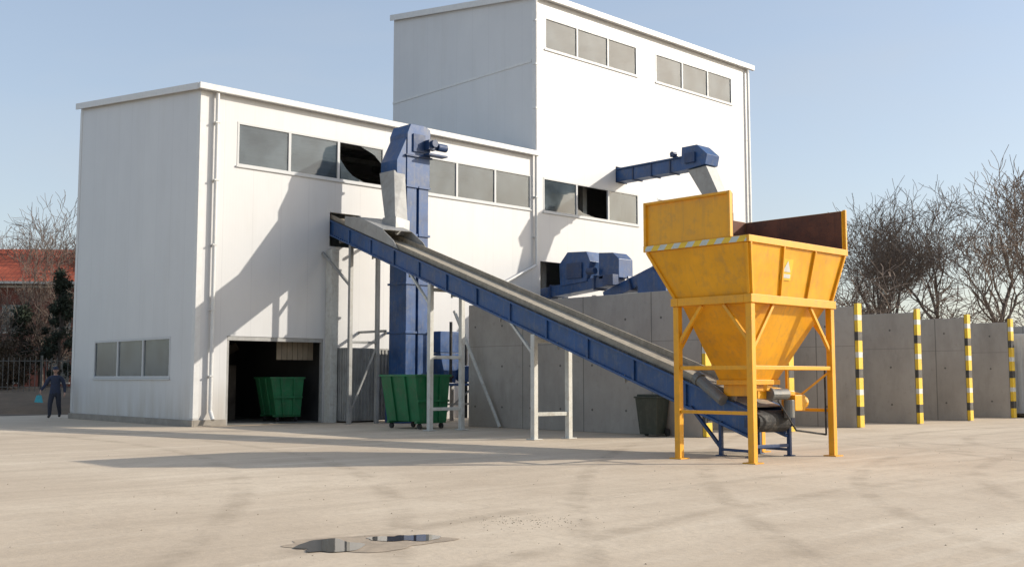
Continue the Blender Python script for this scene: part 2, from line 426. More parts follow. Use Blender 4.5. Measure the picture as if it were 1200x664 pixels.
def trestle(Y,mat,w=.13):
    m=B();a=C(Y,-.5,-.57);b=C(Y,.5,-.57)
    m.beam((a.x,a.y,0),a,w,w);m.beam((b.x,b.y,0),b,w,w)
    m.beam((a.x,a.y,a.z-.15),(b.x,b.y,b.z-.15),.1,.1)
    m.beam((a.x,a.y,.6),(b.x,b.y,.6),.09,.09)
    if a.z>3: m.beam((a.x,a.y,a.z*.5),(b.x,b.y,a.z*.5),.09,.09)
    for p in (a,b): m.box((p.x-.14,p.y-.14,.003),(p.x+.14,p.y+.14,.025))
    m.done("trestle_leg",mat,cv,.008)
trestle(-6.9,whitem);trestle(-11.9,whitem)
m=B()
for Y in (-1.6,):
    a=C(Y,-.45,-.57);b=C(Y,.5,-.57)
    m.beam((a.x,a.y,0),a,.12,.12);m.beam((b.x,b.y,0),b,.12,.12)
    m.beam((a.x,a.y,4.4),(a.x-.1,-.02,5.6),.08,.08)
    m.beam((a.x,a.y,2.6),(b.x,b.y,2.6),.08,.08)
    m.beam((a.x,a.y,.3),(b.x,b.y,2.5),.06,.06)
m.done("upper_support",galv,cv,.006)
m=B();a=C(-11.9,-.5,-.57);m.beam((a.x,a.y,a.z-.5),C(-10.9,-.5,-.55),.06,.06)
a=C(-6.9,-.5,-.57);m.beam((a.x,a.y,a.z-.6),C(-5.7,-.5,-.55),.06,.06)
m.done("knee_brace",whitem,cv)
m=B()
for s in (-.5,.5):
    p=[C(-1.2,s,.0),C(-4.9,s,.0),C(-4.6,s,.2),C(-3.9,s,.38),C(-2.2,s,.45),C(-1.2,s,.3)]
    m.prism(p,(.025,0,0))
m.beam(C(-2.2,0,.45),C(-3.9,0,.39),.96,.02)
m.done("loading_hood",galv,cv)
m=B();m.cyl(C(-18.7,-.4,-.27),C(-18.7,.4,-.27),.2,seg=20);m.cyl(C(-18.7,-.52,-.27),C(-18.7,.52,-.27),.05)
m.done("tail_pulley",rubber,cv)
m=B();m.cyl(C(-18.2,-.62,-.05),C(-17.6,-.62,.14),.11,seg=16);m.cyl(C(-17.6,-.62,.14),C(-17.5,-.62,.17),.13,seg=16)
m.done("belt_motor",motor_m,cv)
m=B()
for s in (-.5,.5):
    a=C(-18.0,s,-.5);b=C(-18.75,s,-.3);m.beam((a.x,a.y,0.02),a,.07,.07)
    m.beam((b.x,b.y,.02),(b.x,b.y,b.z),.07,.07)
    m.beam(C(-17.2,s,-.5),(a.x,a.y,.15),.06,.06)
    m.beam((a.x,a.y,.12),(b.x,b.y,.12),.05,.05)
    for p in (a,b): m.box((p.x-.08,p.y-.08,.003),(p.x+.08,p.y+.08,.02))
    m.box((b.x-.06,b.y-.1,b.z-.06),(b.x+.06,b.y+.1,b.z+.12))
a=C(-18.75,-.5,0);b=C(-18.75,.5,0);m.beam((a.x,a.y,.2),(b.x,b.y,.2),.05,.06)
m.done("tail_frame",blue_d,cv,.006)

# ------------------------------------------------------------ hopper
hp=E("feed_hopper",(1.8,-18.6,0))
X0,X1,YA,YB=.48,3.1,-19.42,-17.85
m=B()
for x in (X0,X1):
    for y in (YA,YB):
        m.box((x-.06,y-.06,.012),(x+.06,y+.06,2.75))
m.done("legs",yellow,hp,.008)
m=B()
for x in (X0,X1):
    for y in (YA,YB):
        m.box((x-.13,y-.13,.002),(x+.13,y+.13,.02))
m.done("base_plates",yellow,hp)
m=B()
m.box((X0-.09,YA-.09,2.753),(X1+.09,YA+.07,2.9));m.box((X0-.09,YB-.07,2.753),(X1+.09,YB+.09,2.9))
m.box((X0-.087,YA+.073,2.756),(X0+.07,YB-.073,2.897));m.box((X1-.07,YA+.073,2.756),(X1+.087,YB-.073,2.897))
for z in (1.6,):
    for y in (YA,YB): m.box((X0+.062,y-.035,z),(X1-.062,y+.035,z+.07))
    for x in (X0,X1): m.box((x-.035,YA+.062,z),(x+.035,YB-.062,z+.07))
for z in (.82,): 
    m.box((X0-.03,YA+.062,z),(X0+.03,YB-.062,z+.06)); m.box((X1-.03,YA+.062,z),(X1+.03,YB-.062,z+.06))
def kb(p,q): m.beam(p,q,.06,.06)
for y in (YA,YB):
    kb((X0+.04,y,1.95),(X0+.7,y,2.75));kb((X1-.04,y,1.95),(X1-.7,y,2.75))
for x in (X0,X1):
    kb((x,YA+.04,2.1),(x,YA+.55,2.75));kb((x,YB-.04,2.1),(x,YB-.55,2.75))
m.done("frame",yellow,hp,.006)
TX0,TX1,TY0,TY1=.15,3.33,-19.63,-17.42
lo4=rect(X0-.03,YA-.03,X1+.03,YB+.03,2.9);hi4=rect(TX0,TY0,TX1,TY1,3.76)
m=B();m.shell(lo4,hi4,.03);m.done("bin_sides",yellow,hp)
il=rect(X0+.01,YA+.01,X1-.01,YB-.01,2.91);ih=rect(TX0+.04,TY0+.04,TX1-.04,TY1-.04,3.755)
m=B();m.shell(il,ih,.006);m.done("bin_lining",rust,hp)
m=B()
def lerp(a,b,t): return Vector(a)*(1-t)+Vector(b)*t
for (i,j,n,nor) in ((0,1,2,(0,-1,0)),(3,0,0,(-1,0,0)),(1,2,1,(1,0,0)),(2,3,3,(0,1,0))):
    for q in range(0,n+2):
        t=q/(n+1) if n+1 else 0
        t=.01+.98*t
        p=lerp(lo4[i],lo4[j],t)+Vector(nor)*.02;r=lerp(hi4[i],hi4[j],t)+Vector(nor)*.02
        m.beam(p,r,.05,.05,up=nor)
m.box((TX0-.05,TY0-.05,3.763),(TX1+.05,TY0+.05,3.88));m.box((TX0-.05,TY1-.05,3.763),(TX1+.05,TY1+.05,3.88))
m.box((TX0-.048,TY0+.053,3.765),(TX0+.05,TY1-.053,3.878));m.box((TX1-.05,TY0+.053,3.765),(TX1+.048,TY1-.053,3.878))
m.done("ribs_and_rim",yellow,hp,.006)
m=B()
m.prism([(TX0-.02,TY0+.32,3.882),(TX0-.02,TY1+.03,3.882),(TX0-.02,TY1+.03,4.66),(TX0-.02,TY0+.32,4.66)],(.04,0,0))
m.prism([(TX0+.025,TY1-.01,3.882),(TX1-.025,TY1-.01,3.882),(TX1-.025,TY1-.01,4.64),(TX0+.025,TY1-.01,4.64)],(0,.04,0))
m.prism([(TX1-.02,TY0+.02,3.882),(TX1-.02,TY1+.03,3.882),(TX1-.02,TY1+.03,4.63),(TX1-.02,TY0+.02,4.63)],(.04,0,0))
m.beam((TX1+.045,TY0,3.88),(TX1+.045,TY0,4.65),.05,.06);m.beam((TX0-.045,TY0+.34,3.88),(TX0-.045,TY0+.34,4.68),.05,.05)
m.beam((TX0-.045,TY1,3.88),(TX0-.045,TY1,4.68),.05,.05)
m.beam((TX0-.045,TY0+.37,4.655),(TX0-.045,TY1-.03,4.655),.05,.045)
m.done("raised_boards",yellow,hp,.004)
m=B()
m.box((TX0+.024,TY0+.32,3.885),(TX0+.03,TY1-.015,4.64));m.box((TX0+.035,TY1-.018,3.885),(TX1-.035,TY1-.012,4.635));m.box((TX1-.03,TY0+.03,3.885),(TX1-.024,TY1-.02,4.622))
m.done("board_lining",rust,hp)
m=B();m.shell(rect(X0+.06,YA+.06,X1-.06,YB-.06,2.75),rect(X0+.06,YA+.06,X1-.06,YB-.06,2.76),.02)
m.done("funnel_flange",yellow,hp)
m=B();m.shell(rect(1.55,-18.7,2.35,-18.0,1.38),rect(X0+.07,YA+.07,X1-.07,YB-.07,2.748),.02);m.done("funnel",yellow,hp)
m=B();m.shell(rect(1.6,-18.66,2.3,-18.04,1.12),rect(1.6,-18.66,2.3,-18.04,1.4),.02)
m.box((1.5,-18.76,1.33),(2.4,-18.67,1.42));m.box((1.5,-18.667,1.33),(1.593,-17.95,1.42))
m.box((1.45,-18.9,1.08),(2.5,-18.84,1.22));m.beam((2.45,-18.87,1.15),(2.45,-18.87,1.62),.05,.05)
m.done("outlet",yellow,hp,.006)
m=B()
m.cyl((1.75,-18.98,1.16),(2.15,-19.05,1.16),.1,seg=16);m.cyl((1.7,-18.97,1.16),(1.75,-18.98,1.16),.12,seg=16)
m.cyl((2.3,-19.0,.72),(2.3,-19.0,1.05),.1,seg=16)
m.done("vibrator_motor",motor_m,hp,.01)
m=B();m.box((2.35,-19.1,.85),(2.7,-18.8,1.14));m.cyl((2.7,-18.95,1.0),(2.88,-18.95,1.0),.12,seg=16);m.beam((1.6,-18.95,1.28),(2.7,-18.98,1.12),.08,.1)
m.beam((2.7,-18.95,1.1),(3.05,-19.38,1.55),.04,.04)
m.done("feeder_drive",yellow,hp,.01)
m=B();m.cyl((1.9,-19.02,1.05),(2.2,-19.2,.5),.018,seg=8);m.cyl((2.2,-19.2,.5),(3.02,-19.33,.4),.018,seg=8);m.cyl((3.02,-19.33,.4),(3.02,-19.33,1.6),.018,seg=8);m.done("cable",rubber,hp)
def stripes_mat():
    mm,t,b=nt("hazard_stripe")
    co=N(t,"ShaderNodeTexCoord").outputs["Object"];s=N(t,"ShaderNodeSeparateXYZ");t.links.new(co,s.inputs[0])
    f=mth(t,'FRACT',mth(t,'MULTIPLY',mth(t,'ADD',mth(t,'ADD',s.outputs[1],mth(t,'MULTIPLY',s.outputs[2],.8)),50),3.2))
    g=mth(t,'GREATER_THAN',f,.5)
    c=mix(t,g,(.75,.5,.03),(.5,.55,.52));c=mix(t,rng(t,noise(t,co,9,4,.7),.5,.8,0,.5),c,(.3,.22,.1))
    t.links.new(c,b.inputs["Base Color"]);b.inputs["Roughness"].default_value=.5
    return mm
m=B();m.box((TX0-.056,TY0+.0,3.772),(TX0-.051,TY1,3.868));m.done("hazard_stripe",stripes_mat(),hp)
base=Vector((1.25,YA-.03,2.9));d=Vector((0,(TY0-(YA-.03)),.86)).normalized()
nor=Vector((1,0,0)).cross(d);
if nor.y>0: nor=-nor
o=base+d*.30+nor*.012
m=B();m.prism([o,o+Vector((.34,0,0)),o+Vector((.34,0,0))+d*.38,o+d*.38],nor*.008);m.done("warning_sign",yel2,hp)
o2=o+nor*.01
m=B();tri=[o2+Vector((.05,0,0))+d*.15,o2+Vector((.29,0,0))+d*.15,o2+Vector((.17,0,0))+d*.35];m.prism(tri,nor*.003)
m.prism([o2+Vector((.04,0,0))+d*.04,o2+Vector((.30,0,0))+d*.04,o2+Vector((.30,0,0))+d*.11,o2+Vector((.04,0,0))+d*.11],nor*.003);m.done("warning_symbol",whi2,hp)

# ------------------------------------------------------------ bucket elevator
el=E("bucket_elevator",(6.55,-2,0))
ex0,ex1,ey0,ey1=6.1,7.0,-2.45,-1.55
m=B();m.box((ex0,ey0,.3),(ex0+.40,ey1,7.7));m.box((ex0+.5,ey0,.3),(ex1,ey1,7.7));m.box((ex0+.4,ey0+.12,.3),(ex0+.5,ey1-.12,7.7))
m.box((ex0-.1,ey0-.05,0.01),(ex1+.1,ey1+.05,1.3))
m.done("casing",blue,el,.01)
m=B()
z=1.3
while z<7.8:
    m.box((ex0-.05,ey0-.05,z),(ex0+.43,ey1+.05,z+.07));m.box((ex0+.47,ey0-.05,z),(ex1+.05,ey1+.05,z+.07));z+=1.6
m.done("flanges",blue,el,.005)
m=B()
m.box((ex0-.03,ey0-.03,7.72),(ex1+.03,ey1+.03,8.75))
P=[(-.02,8.75),(.95,8.75),(.95,9.72),(.72,9.82),(.12,9.82),(-.02,9.5)]
m.prism([(ex0+a,ey0-.03,b) for a,b in P],(0,.96,0))
m.prism([(ex0-.033,ey0,7.9),(ex0-.42,ey0,8.1),(ex0-.42,ey0,8.55),(ex0-.033,ey0,9.35)],(0,.88,0))
m.done("head",blue,el,.012)
m=B();m.box((ex0+.2,ey0-.08,8.9),(ex0+.7,ey0-.033,9.5));m.box((ex0-.1,ey0-.09,8.72),(ex1+.1,ey1+.08,8.78))
m.done("head_hatch",blue_d,el,.008)
m=B();m.cyl((ex1-.05,ey0-.06,9.2),(ex1-.05,ey0-.42,9.2),.13,seg=18);m.box((ex1-.25,ey0-.32,9.0),(ex1+.08,ey0-.09,9.32));m.cyl((ex1+.12,ey0-.3,9.12),(ex1+.5,ey0-.3,9.12),.13,seg=16);m.box((ex1-.3,ey0-.4,8.8),(ex1+.5,ey0-.095,8.86))
m.done("drive_motor",blue_d,el,.008)
m=B()
m.hexa([(4.95,-3.35,6.45),(5.45,-3.35,6.35),(5.45,-2.8,6.35),(4.95,-2.8,6.5),(5.6,-2.4,8.2),(6.05,-2.4,8.2),(6.05,-1.6,8.2),(5.6,-1.6,8.2)])
m.hexa([(4.85,-3.5,5.9),(5.4,-3.5,5.9),(5.4,-2.7,6.2),(4.85,-2.7,6.2),(4.92,-3.42,6.5),(5.48,-3.42,6.4),(5.48,-2.74,6.4),(4.92,-2.74,6.52)])
m.done("discharge_chute",galv,el,.01)
m=B()
m.beam((6.0,-1.5,3.0),(6.0,-.01,3.0),.08,.08);m.beam((7.1,-1.5,3.0),(7.1,-.01,3.0),.08,.08);m.beam((6.0,-1.5,6.5),(6.0,-.01,6.5),.08,.08);m.beam((7.1,-1.5,6.5),(7.1,-.01,6.5),.08,.08)
m.done("wall_ties",galv,el)

fm=E("feeder_machine",(7.9,-2.3,0))
m=B();m.box((7.35,-2.7,2.3),(8.3,-1.8,3.0));m.prism([(7.35,-2.7,2.28),(8.3,-2.7,2.28),(8.0,-2.7,1.3),(7.6,-2.7,1.3)],(0,.9,0))
m.box((7.2,-2.9,1.2),(8.7,-1.7,1.28));m.cyl((8.4,-2.5,1.6),(8.4,-2.9,1.6),.28,seg=18)
m.done("body",blue,fm,.01)
m=B()
for x in (7.25,8.65):
    for y in (-2.85,-1.75): m.box((x-.05,y-.05,0),(x+.05,y+.05,1.198))
m.beam((7.25,-2.85,.2),(8.65,-2.85,1.15),.05,.05);m.beam((7.25,-2.85,.6),(8.65,-2.85,.6),.06,.06)
m.done("stand",galv,fm)
m=B();m.cyl((7.55,-3.0,1.3),(7.55,-3.0,3.3),.05);m.cyl((8.9,-2.2,.1),(8.9,-2.2,2.6),.06)
m.cyl((7.0,-3.1,1.5),(7.6,-3.05,1.5),.05);m.done("pipes",rubber,fm)

# ------------------------------------------------------------ green bins
def skip(loc,rot,sx=1.25,sy=1.55,h=1.35):
    e=E("green_waste_skip",(0,0,0))
    m=B();z0=.22
    lo=rect(-sx/2+.22,-sy/2+.05,sx/2-.08,sy/2-.05,z0);hi=rect(-sx/2,-sy/2,sx/2,sy/2,h)
    m.shell(lo,hi,.02);m.prism(rect(-sx/2+.22,-sy/2+.05,sx/2-.08,sy/2-.05,z0),(0,0,.02));m.done("tub",green,e)
    m=B()
    m.box((-sx/2-.04,-sy/2-.04,h),(sx/2+.04,-sy/2+.03,h+.06));m.box((-sx/2-.04,sy/2-.03,h),(sx/2+.04,sy/2+.04,h+.06))
    m.box((-sx/2-.04,-sy/2+.033,h),(-sx/2+.03,sy/2-.033,h+.06));m.box((sx/2-.03,-sy/2+.033,h),(sx/2+.04,sy/2-.033,h+.06))
    m.box((-sx/2+.15,-sy/2+.1,.16),(sx/2-.05,-sy/2+.2,.22));m.box((-sx/2+.15,sy/2-.2,.16),(sx/2-.05,sy/2-.1,.22))
    for t in (.3,.7):
        a=lerp(lo[0],lo[3],t);b=lerp(hi[0],hi[3],t);m.beam(a+Vector((-.03,0,0)),b+Vector((-.03,0,0)),.06,.05,up=(1,0,0))
        a=lerp(lo[0],lo[1],t);b=lerp(hi[0],hi[1],t);m.beam(a+Vector((0,-.03,0)),b+Vector((0,-.03,0)),.06,.05,up=(0,1,0))
    m.beam((-sx/2+.08,-sy/2-.02,.8),(sx/2-.05,-sy/2-.02,.8),.05,.06)
    m.done("rim_and_ribs",green,e,.005)
    m=B()
    for x in (-sx/2+.3,sx/2-.2):
        for y in (-sy/2+.15,sy/2-.15): m.cyl((x-.03,y,.08),(x+.03,y,.08),.08,seg=14);m.box((x-.04,y-.03,.08),(x-.031,y+.03,.16));m.box((x+.031,y-.03,.08),(x+.04,y+.03,.16))
    m.done("castors",rubber,e)
    e.location=loc;e.rotation_euler=(0,0,rot)
skip((4.35,-5.2,0),math.radians(4),1.35,1.5,1.5)
skip((3.75,1.35,0.03),math.radians(-8),1.15,1.35,1.4)

# ------------------------------------------------------------ wheelie bin
wb=E("wheelie_bin",(0,0,0))
m=B();m.shell(rect(-.24,-.24,.24,.24,.06),rect(-.31,-.33,.31,.33,.95),.02);m.prism(rect(-.24,-.24,.24,.24,.07),(0,0,.02));m.done("body",dgreen,wb,.01)
m=B();m.box((-.34,-.36,.953),(.34,.33,1.0));m.prism([(-.28,-.3,1.0),(.28,-.3,1.0),(.22,.2,1.0),(-.22,.2,1.0)],(0,0,.05));m.cyl((-.3,.37,.95),(.3,.37,.95),.025);m.done("lid",dgreen,wb,.012)
m=B();m.cyl((-.33,.22,.1),(-.27,.22,.1),.1);m.cyl((.27,.22,.1),(.33,.22,.1),.1);m.done("wheels",rubber,wb)
wb.location=(5.98,-12.75,0);wb.rotation_euler=(0,0,math.radians(-80))

# ------------------------------------------------------------ storage bays
bayx=[6.41,10.15,13.9,17.65,21.35,25.0,28.7]
hts=[3.68,3.62,3.58,3.55,3.52,3.5,3.5]
for i,(x,h) in enumerate(zip(bayx,hts)):
    m=B();m.prism([(x,-13.95,0),(x,-5.2,0),(x,-5.2,h),(x,-13.95,h)],(.28,0,0));m.done("concrete_bay_wall",cwall,None,.015)
m=B()
for i in range(6): m.box((bayx[i]+.283,-5.45,0),(bayx[i+1]-.003,-5.2,3.5))
m.done("concrete_back_wall",cwall,None,.01)
def post(x,h):
    e=E("striped_marker_post",(x+.14,-14.03,0))
    parts={0:B(),1:B(),2:B()}
    z=.02;i=0;y0=-14.07
    while z<h+.12:
        kk=(0,1,0,2)[i%4];z1=min(z+(.34,.26,.34,.16)[i%4],h+.12)
        parts[kk].box((x+.02,y0,z),(x+.26,-13.965,z1-.001));z=z1;i+=1
    parts[0].done("yellow_bands",yel2,e);parts[1].done("black_bands",black,e);parts[2].done("white_bands",whi2,e)
for x,h in zip(bayx[:6],hts): post(x,h)
m=B();m.cyl((6.0,-5.0,3.5),(6.28,-6.75,.03),.05);m.done("leaning_pipe",whitem)

# ------------------------------------------------------------ tower outdoor machines
sc=E("screw_conveyor",(19.66,-2,10))
m=B();m.box((19.38,-3.7,9.88),(19.96,.8,10.4))
m.box((19.3,-3.7,10.4),(20.04,-.02,10.46))
m.prism([(19.25,-3.55,9.85),(19.25,-4.75,9.95),(19.25,-4.85,10.35),(19.25,-4.35,10.8),(19.25,-3.6,10.8)],(.85,0,0))
m.done("casing",blue,sc,.012)
m=B()
for y in (-.9,-1.9,-2.9): m.box((19.34,y-.03,9.84),(20.0,y+.03,10.398))
m.box((19.15,-4.3,10.1),(19.247,-3.8,10.5));m.cyl((19.1,-3.2,10.57),(19.35,-3.2,10.57),.1);m.box((19.1,-3.3,10.463),(19.4,-3.1,10.5))
m.done("flanges",blue_d,sc)
m=B();m.hexa([(19.5,-5.4,8.3),(20.05,-5.4,8.3),(20.05,-4.7,8.3),(19.5,-4.7,8.3),(19.35,-4.72,9.9),(20.05,-4.72,9.9),(20.05,-3.8,9.84),(19.35,-3.8,9.84)])
m.box((19.53,-5.35,3.6),(20.02,-4.75,8.29));m.box((19.45,-5.45,8.25),(20.1,-4.65,8.32));m.done("chute",galv,sc,.01)

ic=E("inclined_conveyor",(15.2,-3,5))
m=B()
m.beam((15.3,1,4.75),(15.3,-3.6,5.15),.7,.42)
m.beam((15.3,-3.1,4.5),(15.3,-6.9,5.75),.6,.42)
m.prism([(14.9,-.9,5.05),(14.9,-2.3,5.15),(14.9,-2.5,5.9),(14.9,-2.3,6.3),(14.9,-1.3,6.35),(14.9,-.85,5.9)],(1.0,0,0))
m.prism([(14.95,-2.9,5.2),(14.95,-3.9,5.2),(14.95,-3.9,5.9),(14.95,-3.6,6.15),(14.95,-2.9,6.2)],(.8,0,0))
m.prism([(14.7,-5.0,4.2),(14.7,-6.3,4.2),(14.7,-6.3,5.0),(14.7,-5.7,5.3),(14.7,-5.0,5.1)],(.9,0,0))
m.done("casing",blue,ic,.012)
m=B()
m.box((14.84,-2.1,5.3),(14.898,-1.3,5.9));m.box((14.6,-3.9,4.9),(14.93,-3.4,5.3));m.cyl((14.75,-2.5,5.5),(14.75,-2.9,5.5),.13)
for y in (-.3,-2.65,-4.4,-5.6): m.beam((15.3,y,4.83-.09*y if y>-3 else 4.5-.33*(y+3.1)),(15.3,y-.06,4.83-.09*y if y>-3 else 4.52-.33*(y+3.1)),.8,.56)
m.done("drive",blue_d,ic,.01)
m=B()
for y in (-.8,-2.6,-4.4,-6.3):
    for x in (15.0,15.6): m.box((x-.06,y-.06,0),(x+.06,y+.06,4.6))
m.beam((15,-.8,3.8),(15,-2.6,4.4),.06,.06);m.beam((14.85,-2.7,4.5),(14.85,-6.3,4.6),.04,.04)
m.done("supports",whitem,ic)

# ------------------------------------------------------------ white container parked in the last bay
wc=E("shipping_container",(0,0,0))
m=B();m.box((0,0,.15),(2.4,6,3.1));m.done("body",trim,wc,.02)
m=B()
for i in range(24): m.box((-.03,.15+i*.24,.3),(-.003,.27+i*.24,2.95))
for i in range(9): m.box((.15+i*.25,-.03,.3),(.27+i*.25,-.003,2.95))
for x in (0,2.28):
    for y in (0,5.86): m.box((x,y,0),(x+.12,y+.14,.148))
m.done("corrugation",trim,wc)
wc.location=(25.95,-14.9,0)

# ------------------------------------------------------------ trees
def tube_mesh(segs,name,mats):
    vs=[];fs=[];mi=[]
    for (p,q,r0,r1,n) in segs:
        a=(q-p)
        if a.length<1e-5: continue
        a.normalize();u=Vector((0,0,1)) if abs(a.z)<.9 else Vector((1,0,0))
        c=a.cross(u).normalized();w=c.cross(a);b0=len(vs)
        for (pt,r) in ((p,r0),(q,r1)):
            for i in range(n):
                t=2*math.pi*i/n;vs.append(pt+(c*math.cos(t)+w*math.sin(t))*r)
        for i in range(n):
            j=(i+1)%n;fs.append((b0+i,b0+j,b0+n+j,b0+n+i));mi.append(0 if r0>.03 else 1)
    me=D.meshes.new(name);me.from_pydata(vs,[],fs)
    for x in mats: me.materials.append(x)
    me.polygons.foreach_set("material_index",mi);me.update();return me
def bare_tree(seed,H,spread=.55,levels=5,trunk=.3,r0=.22):
    R=random.Random(seed);segs=[]
    def rv(): return Vector((R.uniform(-1,1),R.uniform(-1,1),R.uniform(-1,1)))
    def grow(p,d,L,r,lv):
        n=3 if lv>3 else 4
        sides=7 if r>.08 else (4 if r>.03 else 3)
        for i in range(n):
            d2=(d+rv()*(.12+.05*lv)+Vector((0,0,.06))).normalized()
            q=p+d2*(L/n);r2=r*(.9 if lv<2 else .86)
            segs.append((p,q,max(r,.012),max(r2,.010),sides))
            p,d,r=q,d2,r2
            if lv>0 and lv<levels and i<n-1 and R.random()<.6:
                child(p,d,L,r,lv)
        if lv<levels:
            for _ in range(3 if lv<2 else R.choice((2,2,3))): child(p,d,L,r,lv)
    def child(p,d,L,r,lv):
        ax=d.cross(rv()).normalized();an=R.uniform(.3,.95)*(spread/.55)
        d2=(Matrix.Rotation(an,3,ax)@d);d2.z+=.12
        grow(p,d2.normalized(),L*R.uniform(.6,.85),r*R.uniform(.5,.68),lv+1)
    grow(Vector((0,0,-.1)),Vector((0,0,1)),H*trunk,r0,0)
    mz=max(s[1].z for s in segs);f=H/mz
    segs=[(a*f,b*f,c,e,n) for a,b,c,e,n in segs]
    return tube_mesh(segs,"bare_tree_mesh",[bark,twigm])
tm=[bare_tree(11,12),bare_tree(23,12,.6),bare_tree(37,12,.5,trunk=.24)]
sm=[bare_tree(51,5,.7,levels=4,trunk=.16,r0=.07),bare_tree(52,5,.7,levels=4,trunk=.12,r0=.06)]
R=random.Random(5)
def tree(e,n,h,k,wd=1.0,name="bare_tree"):
    o=D.objects.new(name,tm[k%3]);p=G(e,n);o.location=p;s=h/12
    o.scale=(s*wd,s*wd,s);o.rotation_euler=(0,0,R.uniform(0,6.28));col.objects.link(o)
for (e,n,h,k_,wd) in ((27.6,60,14.3,0,1.25),(21.0,60,12.,1,1.1),(32.,64,14.5,2,1.2),(17.8,66,10.5,2,1.1),(24.5,70,14.6,0,1.1),(30.5,76,16,1,1.1),(17.,80,11.0,1,1.),(37,72,15,1,1.2),(28.,82,14.,2,1.1)):
    tree(e,n,h,k_,wd)
tree(-30.,70,14.,1);tree(-34.5,74,12,2);tree(-25.5,58,10.5,0,.9)
for i in range(34):
    o=D.objects.new("bare_shrub",sm[i%2]);o.location=G(R.uniform(13,38),R.uniform(50,70));s=R.uniform(.9,1.5)
    o.scale=(s*1.4,s*1.4,s);o.rotation_euler=(0,0,R.uniform(0,6.28));col.objects.link(o)
for i in range(10):
    o=D.objects.new("bare_shrub",sm[i%2]);o.location=G(R.uniform(-30,-22.5),R.uniform(50,60))+Vector((0,0,.8));s=R.uniform(.6,1.1)
    o.scale=(s*1.3,s*1.3,s);o.rotation_euler=(0,0,R.uniform(0,6.28));col.objects.link(o)
def leafm(name,c):
    m,t,b=nt(name);co=N(t,"ShaderNodeTexCoord").outputs["Object"]
    cc=mix(t,rng(t,noise(t,co,1.3,3,.7),.35,.65),[x*.5 for x in c],[x*1.6 for x in c])
    t.links.new(cc,b.inputs["Base Color"]);b.inputs["Roughness"].default_value=.9;return m
ever=leafm("evergreen_leaf",(.022,.030,.017));brown=leafm("dry_leaf",(.065,.045,.027))
def leafy(name,loc,h,w,mat,seed,n=5000,conical=False):
    R=random.Random(seed);e=E(name,loc)
    cl=[]
    for i in range(46):
        z=R.uniform(.12,1.);rad=w*( (1.08-z) if conical else math.sqrt(max(.05,1-(2*z-1.05)**2)))
        a=R.uniform(0,6.28);q=rad*R.uniform(.2,.95);cl.append((Vector((math.cos(a)*q,math.sin(a)*q,z*h)),R.uniform(.2,.5)*w*.6))
    vs=[];fs=[]
    for i in range(n):
        c,r=R.choice(cl);v=Vector((R.gauss(0,1),R.gauss(0,1),R.gauss(0,1))).normalized()*r*R.uniform(.4,1.2)
        p=c+v
        if p.z<.05: p.z=.05
        a=Vector((R.gauss(0,1),R.gauss(0,1),R.gauss(0,1))).normalized();b_=a.cross(v).normalized()
        s=R.uniform(.035,.085);k0=len(vs)
        vs+= [p-a*s,p+b_*s*.6,p+a*s,p-b_*s*.6];fs.append((k0,k0+1,k0+2,k0+3))
    me=D.meshes.new("foliage");me.from_pydata([v for v in vs],[],fs);me.materials.append(mat)
    o=D.objects.new("foliage",me);col.objects.link(o);o.parent=e
    m=B();m.cyl((0,0,-.3),(0,0,h*.8),.12,.03,8)
    for c,r in cl[:22]: m.cyl((0,0,c.z*.6),c,.035,.012,5)
    t=m.done("trunk",bark);t.parent=e
Z=Vector((0,0,.85))
leafy("evergreen_tree",G(-23.3,55)+Z,6.2,1.35,ever,3,9000,True)
leafy("evergreen_tree",G(-26.2,57)+Z,4.4,1.5,ever,4,7000,True)
leafy("dry_hedge",G(-24.4,51.5)+Z,2.3,1.5,brown,8,5000)
leafy("dry_hedge",G(-27.5,53)+Z,2.2,2.0,brown,5,5000)
leafy("dry_hedge",G(-30,56)+Z,2.8,2.2,ever,6,6000)

# ------------------------------------------------------------ red roofed house
def tile_mat():
    m,t,b=nt("red_tiles");co=N(t,"ShaderNodeTexCoord").outputs["Object"]
    s=N(t,"ShaderNodeSeparateXYZ");t.links.new(co,s.inputs[0])
    c=mix(t,rng(t,noise(t,co,3,4,.7),.3,.7),(.30,.055,.026),(.50,.115,.05))
    br=mth(t,'LESS_THAN',mth(t,'FRACT',mth(t,'MULTIPLY',s.outputs[2],3.2)),.18)
    br2=mth(t,'LESS_THAN',mth(t,'FRACT',mth(t,'MULTIPLY',s.outputs[0],3.)),.15)
    c=mix(t,mth(t,'MULTIPLY',mth(t,'MAXIMUM',br,br2),.5),c,(.08,.02,.012))
    t.links.new(c,b.inputs["Base Color"]);b.inputs["Roughness"].default_value=.8;return m
brick=M("old_brick",(.2,.07,.05),.9,var=.35,scale=2,dirt=(.07,.05,.04),damt=.6)
hs=E("red_roof_house",(0,0,0))
m=B();m.box((-12,0,0),(7,9,7.6));m.done("walls",brick,hs)
m=B();
m.prism([(-12.6,-.6,7.55),(-12.6,4.5,10.2),(-12.6,9.6,7.55)],(20.2,0,0))
m.done("roof",tile_mat(),hs)
m=B()
for x in range(-11,7,3):
    for z in (1.2,4.4): m.box((x,-.05,z),(x+1.3,-.003,z+1.7))
m.done("window_panes",glass,hs)
m=B();m.box((-12.7,-.75,7.4),(7.7,-.603,7.56))
for x in range(-11,7,3):
    for z in (1.2,4.4): m.box((x-.08,-.07,z-.1),(x+1.38,-.003,z-.01))
m.box((-12,-.2,7.2),(7,-.003,7.35));m.done("gutter",whitem,hs)
hs.location=G(-30.5,68);hs.rotation_euler=(0,0,math.radians(-43.3+4))
fence_m=M("fence_steel",(.13,.13,.12),.6,metal=.2,var=.25,dirt=(.12,.07,.04),damt=.5)
